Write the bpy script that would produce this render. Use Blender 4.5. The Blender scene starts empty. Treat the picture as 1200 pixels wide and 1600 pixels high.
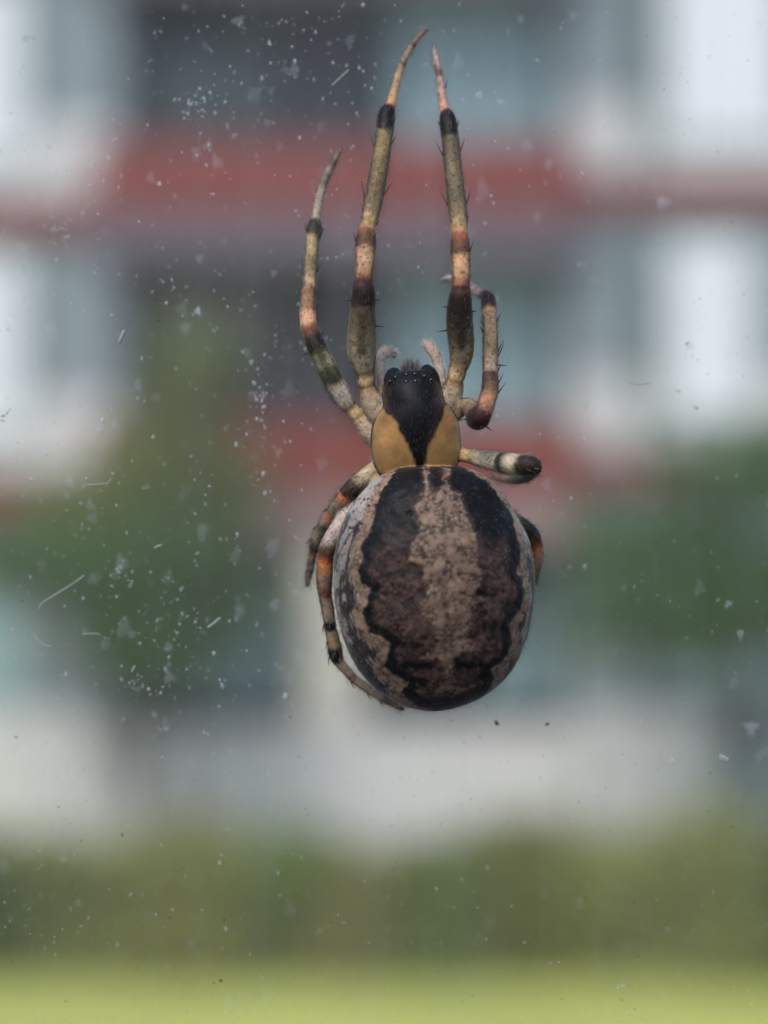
import bpy, bmesh, math, random
import numpy as np
from mathutils import Vector, kdtree
R = math.radians
random.seed(7); RNG = np.random.default_rng(7)
SC = bpy.context.scene
COL = SC.collection

# ---------------------------------------------------------------- camera
CAMD = 80.0                       # camera to window pane, millimetres
K = 34.0 / 1600.0                 # millimetres on the pane per photo pixel
cam_d = bpy.data.cameras.new('camera'); cam = bpy.data.objects.new('camera', cam_d); COL.objects.link(cam)
cam.location = (0, -CAMD * .001, 0); cam.rotation_euler = (R(90), 0, 0)
cam_d.sensor_fit = 'VERTICAL'; cam_d.sensor_height = 24.0
cam_d.lens = 12.0 / (17.0 / CAMD)
cam_d.clip_start = .005; cam_d.clip_end = 500
cam_d.dof.use_dof = True; cam_d.dof.focus_distance = (CAMD - 2.9) * .001
cam_d.dof.aperture_fstop = cam_d.lens / 2.4; cam_d.dof.aperture_blades = 0
SC.camera = cam
# ---------------------------------------------------------------- sky and sun (bright overcast day)
SUN_EL, SUN_AZ = 52, 205          # degrees; azimuth clockwise from +Y
w = bpy.data.worlds.new('World'); SC.world = w; w.use_nodes = True
nt = w.node_tree; bg = nt.nodes['Background']
sky = nt.nodes.new('ShaderNodeTexSky'); sky.sky_type = 'NISHITA'; sky.sun_disc = False
sky.sun_elevation = R(SUN_EL); sky.sun_rotation = R(SUN_AZ)
sky.dust_density = 2.0; sky.air_density = 1.0; sky.ozone_density = 1.0
nt.links.new(sky.outputs[0], bg.inputs[0]); bg.inputs[1].default_value = .15
sd = bpy.data.lights.new('sun', 'SUN'); so = bpy.data.objects.new('sun', sd); COL.objects.link(so)
sd.energy = 1.1; sd.angle = R(20); sd.color = (1.0, .97, .93)
d = Vector((math.sin(R(SUN_AZ)) * math.cos(R(SUN_EL)), math.cos(R(SUN_AZ)) * math.cos(R(SUN_EL)), math.sin(R(SUN_EL))))
so.rotation_euler = d.to_track_quat('Z', 'Y').to_euler()
SC.view_settings.view_transform = 'Standard'; SC.view_settings.look = 'None'
SC.view_settings.exposure = 0.36; SC.view_settings.gamma = 1.0
SC.cycles.max_bounces = 7; SC.cycles.diffuse_bounces = 4; SC.cycles.transparent_max_bounces = 24
SC.cycles.use_adaptive_sampling = False; SC.cycles.caustics_reflective = False; SC.cycles.caustics_refractive = False

# ---------------------------------------------------------------- helpers
def lin(c, g=1.0):
    c = np.asarray(c, float) / 255.0
    return np.clip(np.where(c <= .04045, c / 12.92, ((c + .055) / 1.055) ** 2.4) * g, 0, .92)
def tag(o, label=None, cat=None, group=None, kind=None):
    if label: o['label'] = label
    if cat: o['category'] = cat
    if group: o['group'] = group
    if kind: o['kind'] = kind
    return o
def link(name, me, mats=None, parent=None):
    o = bpy.data.objects.new(name, me); COL.objects.link(o)
    if mats is not None: me.materials.append(mats)
    if parent is not None: o.parent = parent
    return o
def empty(name, loc=(0, 0, 0)):
    o = bpy.data.objects.new(name, None); COL.objects.link(o); o.location = loc; o.empty_display_size = .1
    return o
def mesh(name, V, F, smooth=False):
    me = bpy.data.meshes.new(name)
    V = np.asarray(V, dtype=np.float32); F = np.asarray(F, dtype=np.int32)
    me.vertices.add(len(V)); me.vertices.foreach_set('co', V.ravel())
    n = F.shape[1]
    me.loops.add(F.size); me.loops.foreach_set('vertex_index', F.ravel())
    me.polygons.add(len(F)); me.polygons.foreach_set('loop_start', np.arange(0, F.size, n, dtype=np.int32))
    me.polygons.foreach_set('loop_total', np.full(len(F), n, dtype=np.int32))
    me.update(calc_edges=True); me.validate()
    if smooth: me.polygons.foreach_set('use_smooth', np.ones(len(me.polygons), bool))
    return me
def bm_obj(name, bm, mat, parent=None, loc=None, smooth=False):
    me = bpy.data.meshes.new(name); bmesh.ops.recalc_face_normals(bm, faces=bm.faces); bm.to_mesh(me); bm.free()
    if smooth: me.polygons.foreach_set('use_smooth', np.ones(len(me.polygons), bool))
    o = link(name, me, mat, parent)
    if loc is not None: o.location = loc
    return o
def box(bm, x0, x1, y0, y1, z0, z1, bevel=0):
    vs = [bm.verts.new(p) for p in [(x0,y0,z0),(x1,y0,z0),(x1,y1,z0),(x0,y1,z0),(x0,y0,z1),(x1,y0,z1),(x1,y1,z1),(x0,y1,z1)]]
    fs = [bm.faces.new([vs[i] for i in f]) for f in [(0,3,2,1),(4,5,6,7),(0,1,5,4),(1,2,6,5),(2,3,7,6),(3,0,4,7)]]
    if bevel:
        es = list({e for f in fs for e in f.edges})
        bmesh.ops.bevel(bm, geom=es, offset=bevel, segments=2, affect='EDGES')
def hash3(i, j, k):
    n = (i * 374761393 + j * 668265263 + k * 2147483647 + 1013904223) & 0xffffffff
    n = ((n ^ (n >> 13)) * 1274126177) & 0xffffffff
    n = (n ^ (n >> 16)) & 0xffffffff
    return n / 4294967295.0
def vnoise(P, s, seed=0):
    P = np.asarray(P, float) * s + seed * 17.31 + 1000.0
    I = np.floor(P).astype(np.int64); f = P - I; f = f * f * (3 - 2 * f)
    r = 0
    for a in (0, 1):
        for b in (0, 1):
            for c in (0, 1):
                wgt = (f[:, 0] if a else 1 - f[:, 0]) * (f[:, 1] if b else 1 - f[:, 1]) * (f[:, 2] if c else 1 - f[:, 2])
                r = r + wgt * hash3(I[:, 0] + a, I[:, 1] + b, I[:, 2] + c)
    return r
def fbm(P, s, o=3, seed=0):
    r = 0; a = 1; t = 0
    for i in range(o):
        r = r + a * vnoise(P, s * 2 ** i, seed + i); t += a; a *= .5
    return r / t
def inpoly(x, y, poly):
    r = np.zeros(len(x), bool); n = len(poly)
    for i in range(n):
        x0, y0 = poly[i]; x1, y1 = poly[(i + 1) % n]
        if y0 == y1: continue
        c = ((y0 > y) != (y1 > y)) & (x < (x1 - x0) * (y - y0) / (y1 - y0) + x0)
        r ^= c
    return r
def segdist(x, y, line):
    d = np.full(len(x), 1e9)
    for (x0, y0), (x1, y1) in zip(line[:-1], line[1:]):
        dx, dy = x1 - x0, y1 - y0; L = dx * dx + dy * dy + 1e-9
        t = np.clip(((x - x0) * dx + (y - y0) * dy) / L, 0, 1)
        d = np.minimum(d, np.hypot(x - x0 - t * dx, y - y0 - t * dy))
    return d
def sstep(a, b, x):
    t = np.clip((x - a) / (b - a), 0, 1); return t * t * (3 - 2 * t)
def P(px, py, y=0.0):             # a place seen at photo pixel (px, py), y millimetres behind the pane's room side
    s = (CAMD + y) / CAMD
    return np.array([(px - 600) * K * s, y, (800 - py) * K * s])
def B(px, py, Y):                 # the same for far things, metres
    s = K / CAMD * (Y + CAMD * .001)
    return (px - 600) * s, (800 - py) * s

# ---------------------------------------------------------------- materials
def new_mat(name):
    m = bpy.data.materials.new(name); m.use_nodes = True
    return m, m.node_tree, m.node_tree.nodes['Principled BSDF']
def plain(name, rgb, rough=.8, var=.12, scale=3.0, bump=.0, metal=0.0, spec=.3):
    m, t, b = new_mat(name); N, L = t.nodes, t.links
    b.inputs['Roughness'].default_value = rough; b.inputs['Metallic'].default_value = metal
    b.inputs['Specular IOR Level'].default_value = spec
    tc = N.new('ShaderNodeTexCoord'); no = N.new('ShaderNodeTexNoise'); no.inputs['Scale'].default_value = scale; no.inputs['Detail'].default_value = 6
    L.new(tc.outputs['Object'], no.inputs['Vector'])
    mx = N.new('ShaderNodeMix'); mx.data_type = 'RGBA'
    mx.inputs['A'].default_value = (*[max(0, c * (1 - var)) for c in rgb], 1); mx.inputs['B'].default_value = (*[min(1, c * (1 + var)) for c in rgb], 1)
    L.new(no.outputs['Fac'], mx.inputs['Factor']); L.new(mx.outputs['Result'], b.inputs['Base Color'])
    if bump:
        bp = N.new('ShaderNodeBump'); bp.inputs['Strength'].default_value = bump; bp.inputs['Distance'].default_value = .01
        L.new(no.outputs['Fac'], bp.inputs['Height']); L.new(bp.outputs[0], b.inputs['Normal'])
    return m
G = 1.15                           # scene white level: seen colour to base colour
def c8(*c, g=None): return tuple(lin(c, G if g is None else g))
M_red = plain('red_render', c8(128, 62, 56), .8, .1, 2)
M_pink = plain('pinkish_concrete', c8(150, 128, 128), .85, .1, 1.5)
M_wall = plain('grey_render', c8(132, 143, 148), .9, .1, 1.2)
M_pale = plain('pale_render', c8(206, 203, 202), .9, .07, 1.0)
M_slab_shade = plain('mauve_slab_shade', c8(108, 98, 108), .9, .1, 1.0)  # underside shadow of the upper slabs, put into a darker mauve tone
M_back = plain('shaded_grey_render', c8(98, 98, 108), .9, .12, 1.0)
M_col = plain('cream_column', c8(222, 216, 204), .85, .07, 2)
M_white = plain('white_blind', (.88, .91, .95), .6, .03, 3)
M_teal = plain('teal_curtain', c8(146, 172, 176), .8, .12, 2)
M_frame = plain('window_frame_paint', c8(120, 135, 130), .5, .05, 4)
M_greenframe = plain('green_post_paint', c8(70, 92, 84), .6, .05, 4)
M_glass = plain('dark_window_glass', (.018, .042, .032), .08, .1, 1, spec=.6)
M_roof = plain('roof_sheet', c8(90, 80, 80), .8)

def leaf_mat(name, rgb):
    m, t, b = new_mat(name); N, L = t.nodes, t.links
    b.inputs['Roughness'].default_value = .55; b.inputs['Specular IOR Level'].default_value = .25
    tc = N.new('ShaderNodeTexCoord'); no = N.new('ShaderNodeTexNoise'); no.inputs['Scale'].default_value = 2.2; no.inputs['Detail'].default_value = 5
    L.new(tc.outputs['Object'], no.inputs['Vector'])
    cr = N.new('ShaderNodeValToRGB'); e = cr.color_ramp.elements
    e[0].position = .3; e[0].color = (*[c * .75 for c in rgb], 1); e[1].position = .7; e[1].color = (rgb[0] * 1.5, rgb[1] * 1.35, rgb[2] * 1.15, 1)
    L.new(no.outputs['Fac'], cr.inputs[0]); L.new(cr.outputs[0], b.inputs['Base Color'])
    tr = N.new('ShaderNodeBsdfTranslucent'); L.new(cr.outputs[0], tr.inputs['Color'])
    mx = N.new('ShaderNodeMixShader'); mx.inputs[0].default_value = .4
    L.new(b.outputs[0], mx.inputs[1]); L.new(tr.outputs[0], mx.inputs[2]); L.new(mx.outputs[0], N['Material Output'].inputs['Surface'])
    return m
M_bark = plain('bark', (.09, .07, .055), .95, .4, 14, .5)

# ---------------------------------------------------------------- ground
GZ = -4.3
def grid(x0, x1, y0, y1, z, nx, ny, amp=0, seed=1):
    xs = np.linspace(x0, x1, nx); ys = np.linspace(y0, y1, ny); X, Y = np.meshgrid(xs, ys)
    V = np.stack([X.ravel(), Y.ravel(), np.full(X.size, z)], 1)
    if amp: V[:, 2] += (fbm(V * [1, 1, 0], .35, 3, seed) - .5) * amp
    i = np.arange(nx * ny).reshape(ny, nx)
    F = np.stack([i[:-1, :-1].ravel(), i[:-1, 1:].ravel(), i[1:, 1:].ravel(), i[1:, :-1].ravel()], 1)
    return V, F
M_lawn = plain('sunlit_lawn', (.53, .56, .15), .95, .3, .5, .2)
V, F = grid(-160, 160, 17.5, 300, GZ, 160, 150, .0)
g = tag(link('lawn', mesh('lawn', V, F, True), M_lawn), kind='structure')
V, F = grid(-160, 160, -60, 17.49, GZ + .02, 80, 40)
tag(link('bounce_blocker', mesh('bounce_blocker', V, F, True), plain('dark_blocker', (.06, .06, .062), .9, .3, 4, .3)), kind='structure')  # added, unseen from the camera: dark ground cutting light bounced up onto the spider
# short grass blades on the strip of lawn in view
n = 24000
bx = RNG.uniform(-6.5, 6.5, n); by = RNG.uniform(18.6, 24.5, n); h = RNG.uniform(.03, .09, n); a = RNG.uniform(0, 6.28, n)
wv = np.stack([np.cos(a) * .006, np.sin(a) * .006, 0 * a], 1); b0 = np.stack([bx, by, np.full(n, GZ)], 1)
tip = b0 + np.stack([RNG.normal(0, .02, n), RNG.normal(0, .02, n), h], 1)
V = np.concatenate([b0 - wv, b0 + wv, tip]); F = np.stack([np.arange(n), np.arange(n) + n, np.arange(n) + 2 * n], 1)
tag(link('grass', mesh('grass', V, F), plain('grass_blades', (.52, .56, .14), .8, .3, 6)),
    'short yellow-green lawn grass in front of the shrubs', 'grass', kind='stuff')

# ---------------------------------------------------------------- apartment building
Y0 = 25.0
bld = tag(empty('apartment_building', (0, Y0, GZ)), 'grey apartment block with dark red balcony fronts and white window blinds', 'building')
def bpart(name, px0, px1, py0, py1, y0, y1, mat, parent=bld, Yref=None):
    yr = Y0 if Yref is None else Yref
    x0, z1 = B(px0, py0, yr); x1, z0 = B(px1, py1, yr)
    z0 = max(z0, GZ - .05)
    bm = bmesh.new(); box(bm, x0, x1, y0 - 0, y1, z0, z1, .01)
    cx, cz = (x0 + x1) / 2, (z0 + z1) / 2
    for v in bm.verts: v.co -= Vector((cx, y0, cz))
    o = bm_obj(name, bm, mat, parent)
    base = Vector((0, Y0, GZ)) if parent is bld else parent.location + Vector((0, Y0, GZ))
    o.location = Vector((cx, y0, cz)) - base
    return o
def window(px0, px1, py0, py1, y, pane_mat, frame=M_frame, bars=1):
    """framed window: a frame with pane(s) let into it"""
    x0, z1 = B(px0, py0, Y0); x1, z0 = B(px1, py1, Y0); t = .06
    cx, cz = (x0 + x1) / 2, (z0 + z1) / 2; hx, hz = (x1 - x0) / 2, (z1 - z0) / 2
    bm = bmesh.new()
    box(bm, -hx, hx, 0, .08, hz - t, hz); box(bm, -hx, hx, 0, .08, -hz, -hz + t)
    box(bm, -hx, -hx + t, .002, .078, -hz + t, hz - t); box(bm, hx - t, hx, .002, .078, -hz + t, hz - t)
    for k in range(bars):
        bx = -hx + 2 * hx * (k + 1) / (bars + 1); box(bm, bx - t / 2, bx + t / 2, .004, .076, -hz + t, hz - t)
    f = bm_obj('window', bm, frame, bld); f.location = Vector((cx, y, cz)) - Vector((0, Y0, GZ))
    for k in range(bars + 1):
        a0 = -hx + 2 * hx * k / (bars + 1) + t / 2 + .003; a1 = -hx + 2 * hx * (k + 1) / (bars + 1) - t / 2 - .003
        bm = bmesh.new(); box(bm, a0, a1, .03, .04, -hz + t + .002, hz - t - .002)
        bm_obj('pane', bm, pane_mat, f)
ST = 430
# side bays (grey walls) with white-blind windows
bpart('wall', -900, 186, -600, 1460, Y0, Y0 + 3.5, M_wall)
bpart('wall', 884, 2100, -600, 1460, Y0 + .003, Y0 + 3.5, M_wall)
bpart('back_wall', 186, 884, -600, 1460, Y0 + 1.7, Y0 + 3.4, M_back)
bpart('roof', -930, 2130, -660, -604, Y0 - .4, Y0 + 4, M_roof)
for k in (-1, 0, 1, 2):
    o = 650 - ST * k            # top of this storey's balcony front
    if k >= 0:
        bpart('balcony_front', 150, 902, o + 5, o + 122, Y0 - .35, Y0 - .25, M_red)
        bpart('floor_slab', 150, 902, o + 126, o + (205 if k == 0 else 188), Y0 - .33, Y0 + 1.69, M_pink if k == 0 else M_slab_shade)
        bpart('string_course', -900, 146, o + 98, o + 150, Y0 - .12, Y0 - .003, M_red)
        bpart('string_course', 906, 2100, o + 62, o + 112, Y0 - .12, Y0 - .003, M_red)
    # windows behind the loggia
    t0, t1 = o - 245, o + 60
    if k >= 0:
        window(205, 395, t0, t1, Y0 + 1.55, M_glass)
        window(610, 868, t0, t1, Y0 + .5, M_teal, bars=2)
    # side windows with white blinds
    window(-130, 46, o - 262, o + 42 , Y0 - .09, M_white if k >= 0 else M_teal, M_frame, 0)
    if k >= 0: bpart('wall_panel', -300, 178, o - 30, o + 90, Y0 - .05, Y0 - .004, M_pale)
    if k >= 0: bpart('wall_panel', 892, 1380, o - 60, o + 55, Y0 - .05, Y0 - .001, M_pale)
    window(1030, 1182 if k == 0 else 1235, o - 288, o + 10, Y0 - .09, M_white if k >= 0 else M_teal, M_frame, 0)
    bpart('drainpipe', 992, 1010, o - 285, o + 55, Y0 - .14, Y0 - .01, M_greenframe)
    window(1400, 1560, o - 270, o + 0, Y0 - .09, M_white, M_frame, 0)
# ground storey
bpart('column', 474, 566, 862, 1126, Y0 - .3, Y0 + .1, M_col)
bpart('garden_wall', 150, 902, 1130, 1460, Y0 - .34, Y0 - .14, M_pale)
bpart('plinth', -900, 146, 1110, 1460, Y0 - .15, Y0 - .004, M_pale)
bpart('plinth', 906, 1110, 1110, 1460, Y0 - .15, Y0 - .004, M_pale)
window(250, 470, 885, 1110, Y0 + .6, M_teal, bars=1)
window(600, 720, 885, 1110, Y0 + 1.55, M_white, bars=0)
window(735, 876, 900, 1110, Y0 + .6, M_teal, bars=1)

# ---------------------------------------------------------------- trees and shrubs
def leaves(center, rad, n, size, clump=40, seed=0, dense=.55):
    r = np.random.default_rng(seed)
    cc = r.normal(0, 1, (clump, 3)); cc /= np.linalg.norm(cc, axis=1)[:, None]; cc *= (r.uniform(.25, 1, (clump, 1)) ** .5) * .82
    k = r.integers(0, clump, n)
    p = cc[k] + r.normal(0, 1, (n, 3)) * .17 * r.uniform(.6, 1.3, (clump, 1))[k]
    p = p * np.asarray(rad) + np.asarray(center)
    a = r.normal(0, 1, (n, 3)); a /= np.linalg.norm(a, axis=1)[:, None]
    b = np.cross(a, r.normal(0, 1, (n, 3))); b /= np.linalg.norm(b, axis=1)[:, None]
    s = r.uniform(.6, 1.3, (n, 1)) * size
    V = np.stack([p - a * s, p + b * s * .42, p + a * s, p - b * s * .42], 1).reshape(-1, 3)
    F = np.arange(4 * n).reshape(n, 4)
    return V, F
def tube_bm(bm, pts, rads, sides=8):
    rings = []
    for i, p in enumerate(pts):
        t = (Vector(pts[min(i + 1, len(pts) - 1)]) - Vector(pts[max(i - 1, 0)])).normalized()
        u = t.cross(Vector((0, 1, .2))).normalized(); v = t.cross(u)
        rings.append([bm.verts.new(Vector(p) + (u * math.cos(6.2832 * j / sides) + v * math.sin(6.2832 * j / sides)) * rads[i]) for j in range(sides)])
    for a, b in zip(rings[:-1], rings[1:]):
        for j in range(sides): bm.faces.new([a[j], a[(j + 1) % sides], b[(j + 1) % sides], b[j]])
    bm.faces.new(rings[0][::-1]); bm.faces.new(rings[-1])
def tree(name, label, cat, px, Y, blobs, rgb, seed, group=None, trunk=.045, n=5000, leaf=.05):
    """blobs: (px, py, half width px, half height px, share)"""
    x, _ = B(px, 0, Y); t = empty(name, (x, Y, GZ)); tag(t, label, cat, group)
    Vs, Fs, off = [], [], 0; bm = bmesh.new()
    tops = []
    for i, (bx_, by_, rx, rz, sh) in enumerate(blobs):
        cx, cz = B(bx_, by_, Y); s = K / CAMD * Y
        c = (cx - x, random.uniform(-.15, .15), cz - GZ)
        v, f = leaves(c, (rx * s, rx * s * .8, rz * s), int(n * sh), leaf, 36, seed * 10 + i)
        Vs.append(v); Fs.append(f + off); off += len(v); tops.append(c)
    top = max(tops, key=lambda q: q[2])
    pts = [(0, 0, -.05)] + [(top[0] * q + random.uniform(-.03, .03), top[1] * q, top[2] * q) for q in (.25, .5, .75, 1)]
    tube_bm(bm, pts, [trunk, trunk * .85, trunk * .65, trunk * .4, trunk * .15])
    for c in tops:
        for q in range(3):
            st = random.uniform(.25, .6); s0 = Vector(pts[2]) * (1 - st) + Vector(pts[1]) * st
            e = Vector(c) + Vector((random.uniform(-.5, .5), random.uniform(-.4, .4), random.uniform(-.1, .4)))
            tube_bm(bm, [s0, s0.lerp(e, .5) + Vector((0, 0, .1)), e], [trunk * .4, trunk * .25, trunk * .08], 6)
    bm_obj('trunk', bm, M_bark, t, smooth=True)
    link('crown', mesh('crown', np.concatenate(Vs), np.concatenate(Fs)), leaf_mat(name + '_leaf', rgb), t)
    return t
tree('broadleaf_tree', 'slender light olive-green tree in front of the left loggias', 'tree', 290, 23.6,
     [(290, 600, 85, 110, .2), (260, 720, 130, 100, .3), (330, 760, 110, 90, .2), (150, 800, 170, 80, .3)],
     (.24, .31, .12), 3, n=7000, leaf=.07)
tree('broadleaf_tree', 'dark green bushy tree at left, low in front of the light olive one', 'tree', 215, 22.9,
     [(200, 850, 190, 80, .25), (240, 950, 170, 100, .4), (240, 1030, 110, 70, .2), (20, 880, 120, 70, .15)],
     (.12, .24, .095), 4, n=7500, leaf=.07)
tree('broadleaf_tree', 'dense dark green tree in front of the right side of the building', 'tree', 1150, 22.9,
     [(1190, 730, 190, 100, .25), (1050, 850, 190, 90, .25), (1170, 930, 180, 120, .35), (1010, 960, 140, 90, .2)],
     (.12, .25, .10), 5, n=12000, leaf=.07)
SH = [(-60, 1410, 110, 95, (.06, .115, .04), 'blurred olive shrub at the far left end of the row, cut by the photo edge'),
      (120, 1395, 120, 85, (.15, .19, .085), 'blurred grey-green shrub, second from the left in the row'),
      (300, 1390, 110, 90, (.17, .19, .07), 'blurred yellowish-olive shrub, third from the left in the row'),
      (440, 1370, 90, 70, (.10, .17, .05), 'blurred greener shrub, fourth from the left, below the pale column'),
      (560, 1430, 110, 65, (.19, .18, .085), "blurred brownish-olive shrub, fifth from the left, under the spider's left side"),
      (690, 1420, 90, 75, (.09, .15, .045), 'blurred deeper green shrub directly below the spider abdomen, sixth from the left'),
      (830, 1390, 110, 85, (.13, .15, .055), 'blurred dull olive shrub, fourth from the right in the row'),
      (960, 1420, 120, 80, (.20, .24, .11), 'blurred light green shrub, third from the right in the row'),
      (1110, 1380, 110, 90, (.16, .19, .075), 'blurred olive-green shrub, second from the right in the row'),
      (1240, 1440, 110, 75, (.05, .09, .03), 'blurred darker shrub at the far right end of the row')]
for i, (px, py, rx, rz, rgb, lab) in enumerate(SH):
    tree('shrub', lab, 'shrub', px, 22.25 + .2 * math.sin(i * 2.1), [(px, 1372 + (py - 1400) * .3, rx * 1.3, rz + 14, .5), (px + random.uniform(-20, 20), 1455, rx * 1.25, 82, .5)],
         (.14 + rgb[0] * 1.35, .15 + rgb[1] * 1.3, .065 + rgb[2] * 1.0), 20 + i, 'shrubs along the foot of the building', trunk=.02, n=6500, leaf=.06)

# ---------------------------------------------------------------- window pane with dust film
m, t, b = new_mat('dusty_window_glass'); N, L = t.nodes, t.links; N.remove(b)
tc = N.new('ShaderNodeTexCoord')
mp = N.new('ShaderNodeMapping'); mp.inputs['Scale'].default_value = (90, 90, 40); L.new(tc.outputs['Object'], mp.inputs[0])
n1 = N.new('ShaderNodeTexNoise'); n1.inputs['Scale'].default_value = 1; n1.inputs['Detail'].default_value = 4; L.new(mp.outputs[0], n1.inputs['Vector'])
mp2 = N.new('ShaderNodeMapping'); mp2.inputs['Scale'].default_value = (2600, 2600, 1700); L.new(tc.outputs['Object'], mp2.inputs[0])
n2 = N.new('ShaderNodeTexNoise'); n2.inputs['Scale'].default_value = 1; n2.inputs['Detail'].default_value = 3; L.new(mp2.outputs[0], n2.inputs['Vector'])
r1 = N.new('ShaderNodeMapRange'); r1.inputs['From Min'].default_value = .3; r1.inputs['From Max'].default_value = .7; r1.inputs['To Min'].default_value = .012; r1.inputs['To Max'].default_value = .038
L.new(n1.outputs['Fac'], r1.inputs[0])
r2 = N.new('ShaderNodeMapRange'); r2.inputs['From Min'].default_value = .62; r2.inputs['From Max'].default_value = .8; r2.inputs['To Min'].default_value = 0; r2.inputs['To Max'].default_value = .05
L.new(n2.outputs['Fac'], r2.inputs[0])
ad = N.new('ShaderNodeMath'); ad.operation = 'ADD'; L.new(r1.outputs[0], ad.inputs[0]); L.new(r2.outputs[0], ad.inputs[1])
mp3 = N.new('ShaderNodeMapping'); mp3.inputs['Scale'].default_value = (620, 620, 38); mp3.inputs['Rotation'].default_value = (0, R(4), 0); L.new(tc.outputs['Object'], mp3.inputs[0])
n3 = N.new('ShaderNodeTexNoise'); n3.inputs['Scale'].default_value = 1; n3.inputs['Detail'].default_value = 5; L.new(mp3.outputs[0], n3.inputs['Vector'])
r3 = N.new('ShaderNodeMapRange'); r3.inputs['From Min'].default_value = .48; r3.inputs['From Max'].default_value = .75; r3.inputs['To Min'].default_value = 0; r3.inputs['To Max'].default_value = .03
L.new(n3.outputs['Fac'], r3.inputs[0]); ad2 = N.new('ShaderNodeMath'); ad2.operation = 'ADD'; L.new(ad.outputs[0], ad2.inputs[0]); L.new(r3.outputs[0], ad2.inputs[1]); ad = ad2
tr = N.new('ShaderNodeBsdfTransparent'); tr.inputs[0].default_value = (.985, .995, .99, 1)
df = N.new('ShaderNodeBsdfDiffuse'); df.inputs[0].default_value = (.75, .78, .8, 1)
tl = N.new('ShaderNodeBsdfTranslucent'); tl.inputs[0].default_value = (.75, .78, .8, 1)
dm = N.new('ShaderNodeMixShader'); dm.inputs[0].default_value = .5; L.new(df.outputs[0], dm.inputs[1]); L.new(tl.outputs[0], dm.inputs[2])
gl = N.new('ShaderNodeBsdfGlossy'); gl.inputs['Roughness'].default_value = .02
g0 = N.new('ShaderNodeMixShader'); g0.inputs[0].default_value = .012; L.new(tr.outputs[0], g0.inputs[1]); L.new(gl.outputs[0], g0.inputs[2])
mx = N.new('ShaderNodeMixShader'); L.new(ad.outputs[0], mx.inputs[0]); L.new(g0.outputs[0], mx.inputs[1]); L.new(dm.outputs[0], mx.inputs[2])
L.new(mx.outputs[0], N['Material Output'].inputs['Surface'])
bm = bmesh.new(); box(bm, -.3, .3, 0, .004, -.4, .4)
tag(bm_obj('window_pane', bm, m), 'dusty clear window glass the spider clings to', 'window')

def speck_mat(name, rgb, alpha):
    m, t, b = new_mat(name); N, L = t.nodes, t.links; N.remove(b)
    tr = N.new('ShaderNodeBsdfTransparent'); df = N.new('ShaderNodeBsdfDiffuse'); tl = N.new('ShaderNodeBsdfTranslucent')
    df.inputs[0].default_value = tl.inputs[0].default_value = (*rgb, 1)
    at = N.new('ShaderNodeAttribute'); at.attribute_name = 'cover'
    dm = N.new('ShaderNodeMixShader'); dm.inputs[0].default_value = .5; L.new(df.outputs[0], dm.inputs[1]); L.new(tl.outputs[0], dm.inputs[2])
    ml = N.new('ShaderNodeMath'); ml.operation = 'MULTIPLY'; ml.inputs[1].default_value = alpha; L.new(at.outputs['Fac'], ml.inputs[0])
    mx = N.new('ShaderNodeMixShader'); L.new(ml.outputs[0], mx.inputs[0]); L.new(tr.outputs[0], mx.inputs[1]); L.new(dm.outputs[0], mx.inputs[2])
    L.new(mx.outputs[0], N['Material Output'].inputs['Surface'])
    return m
M_dust = speck_mat('pale_dust', (.85, .87, .9), .75)
M_dark = speck_mat('dark_dirt', (.05, .05, .04), .95)
M_fibre = plain('pale_fibre', (.36, .38, .34), .6, .1, 900)
def blob_geo(specks, seed=0):
    """low domes sitting on the glass: (px, py, rx, rz, rot, cover) with a soft, uneven edge"""
    r = np.random.default_rng(seed); V, F, C = [], [], []; off = 0
    for (px, py, rx, rz, rot, cov) in specks:
        c = P(px, py, 0); ns = 12; ph = r.uniform(0, 6.28); am = r.uniform(.08, .3)
        ring = []
        for q, (sc, hh, cv) in enumerate([(1, .0, 0.0), (.72, .35, .55), (.4, .6, 1.0)]):
            for j in range(ns):
                a = 6.2832 * j / ns; rr = sc * (1 + am * math.sin(3 * a + ph) + am * .6 * math.sin(5 * a + ph * 2))
                u, v = rx * K * rr * math.cos(a), rz * K * rr * math.sin(a)
                V.append([c[0] + u * math.cos(rot) - v * math.sin(rot), -.004 - hh * min(rx, rz) * K * .5, c[2] + u * math.sin(rot) + v * math.cos(rot)])
                C.append(cov * cv)
        V.append([c[0], -.004 - .68 * min(rx, rz) * K * .5, c[2]]); C.append(cov)
        for q in range(2):
            for j in range(ns):
                a, b_, d_, e = off + q * ns + j, off + q * ns + (j + 1) % ns, off + (q + 1) * ns + (j + 1) % ns, off + (q + 1) * ns + j
                F += [[a, b_, d_], [a, d_, e]]
        for j in range(ns): F.append([off + 2 * ns + j, off + 2 * ns + (j + 1) % ns, off + 3 * ns])
        off += 3 * ns + 1
    return np.array(V) * .001, np.array(F), np.array(C)
def blob_obj(name, specks, mat, seed=0, recentre=True):
    V, F, C = blob_geo(specks, seed); c = V.mean(0) if recentre else np.zeros(3)
    me = mesh(name, V - c, F, True); at = me.attributes.new('cover', 'FLOAT', 'POINT'); at.data.foreach_set('value', C.astype(np.float32))
    o = link(name, me, mat); o.location = c; return o
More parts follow.
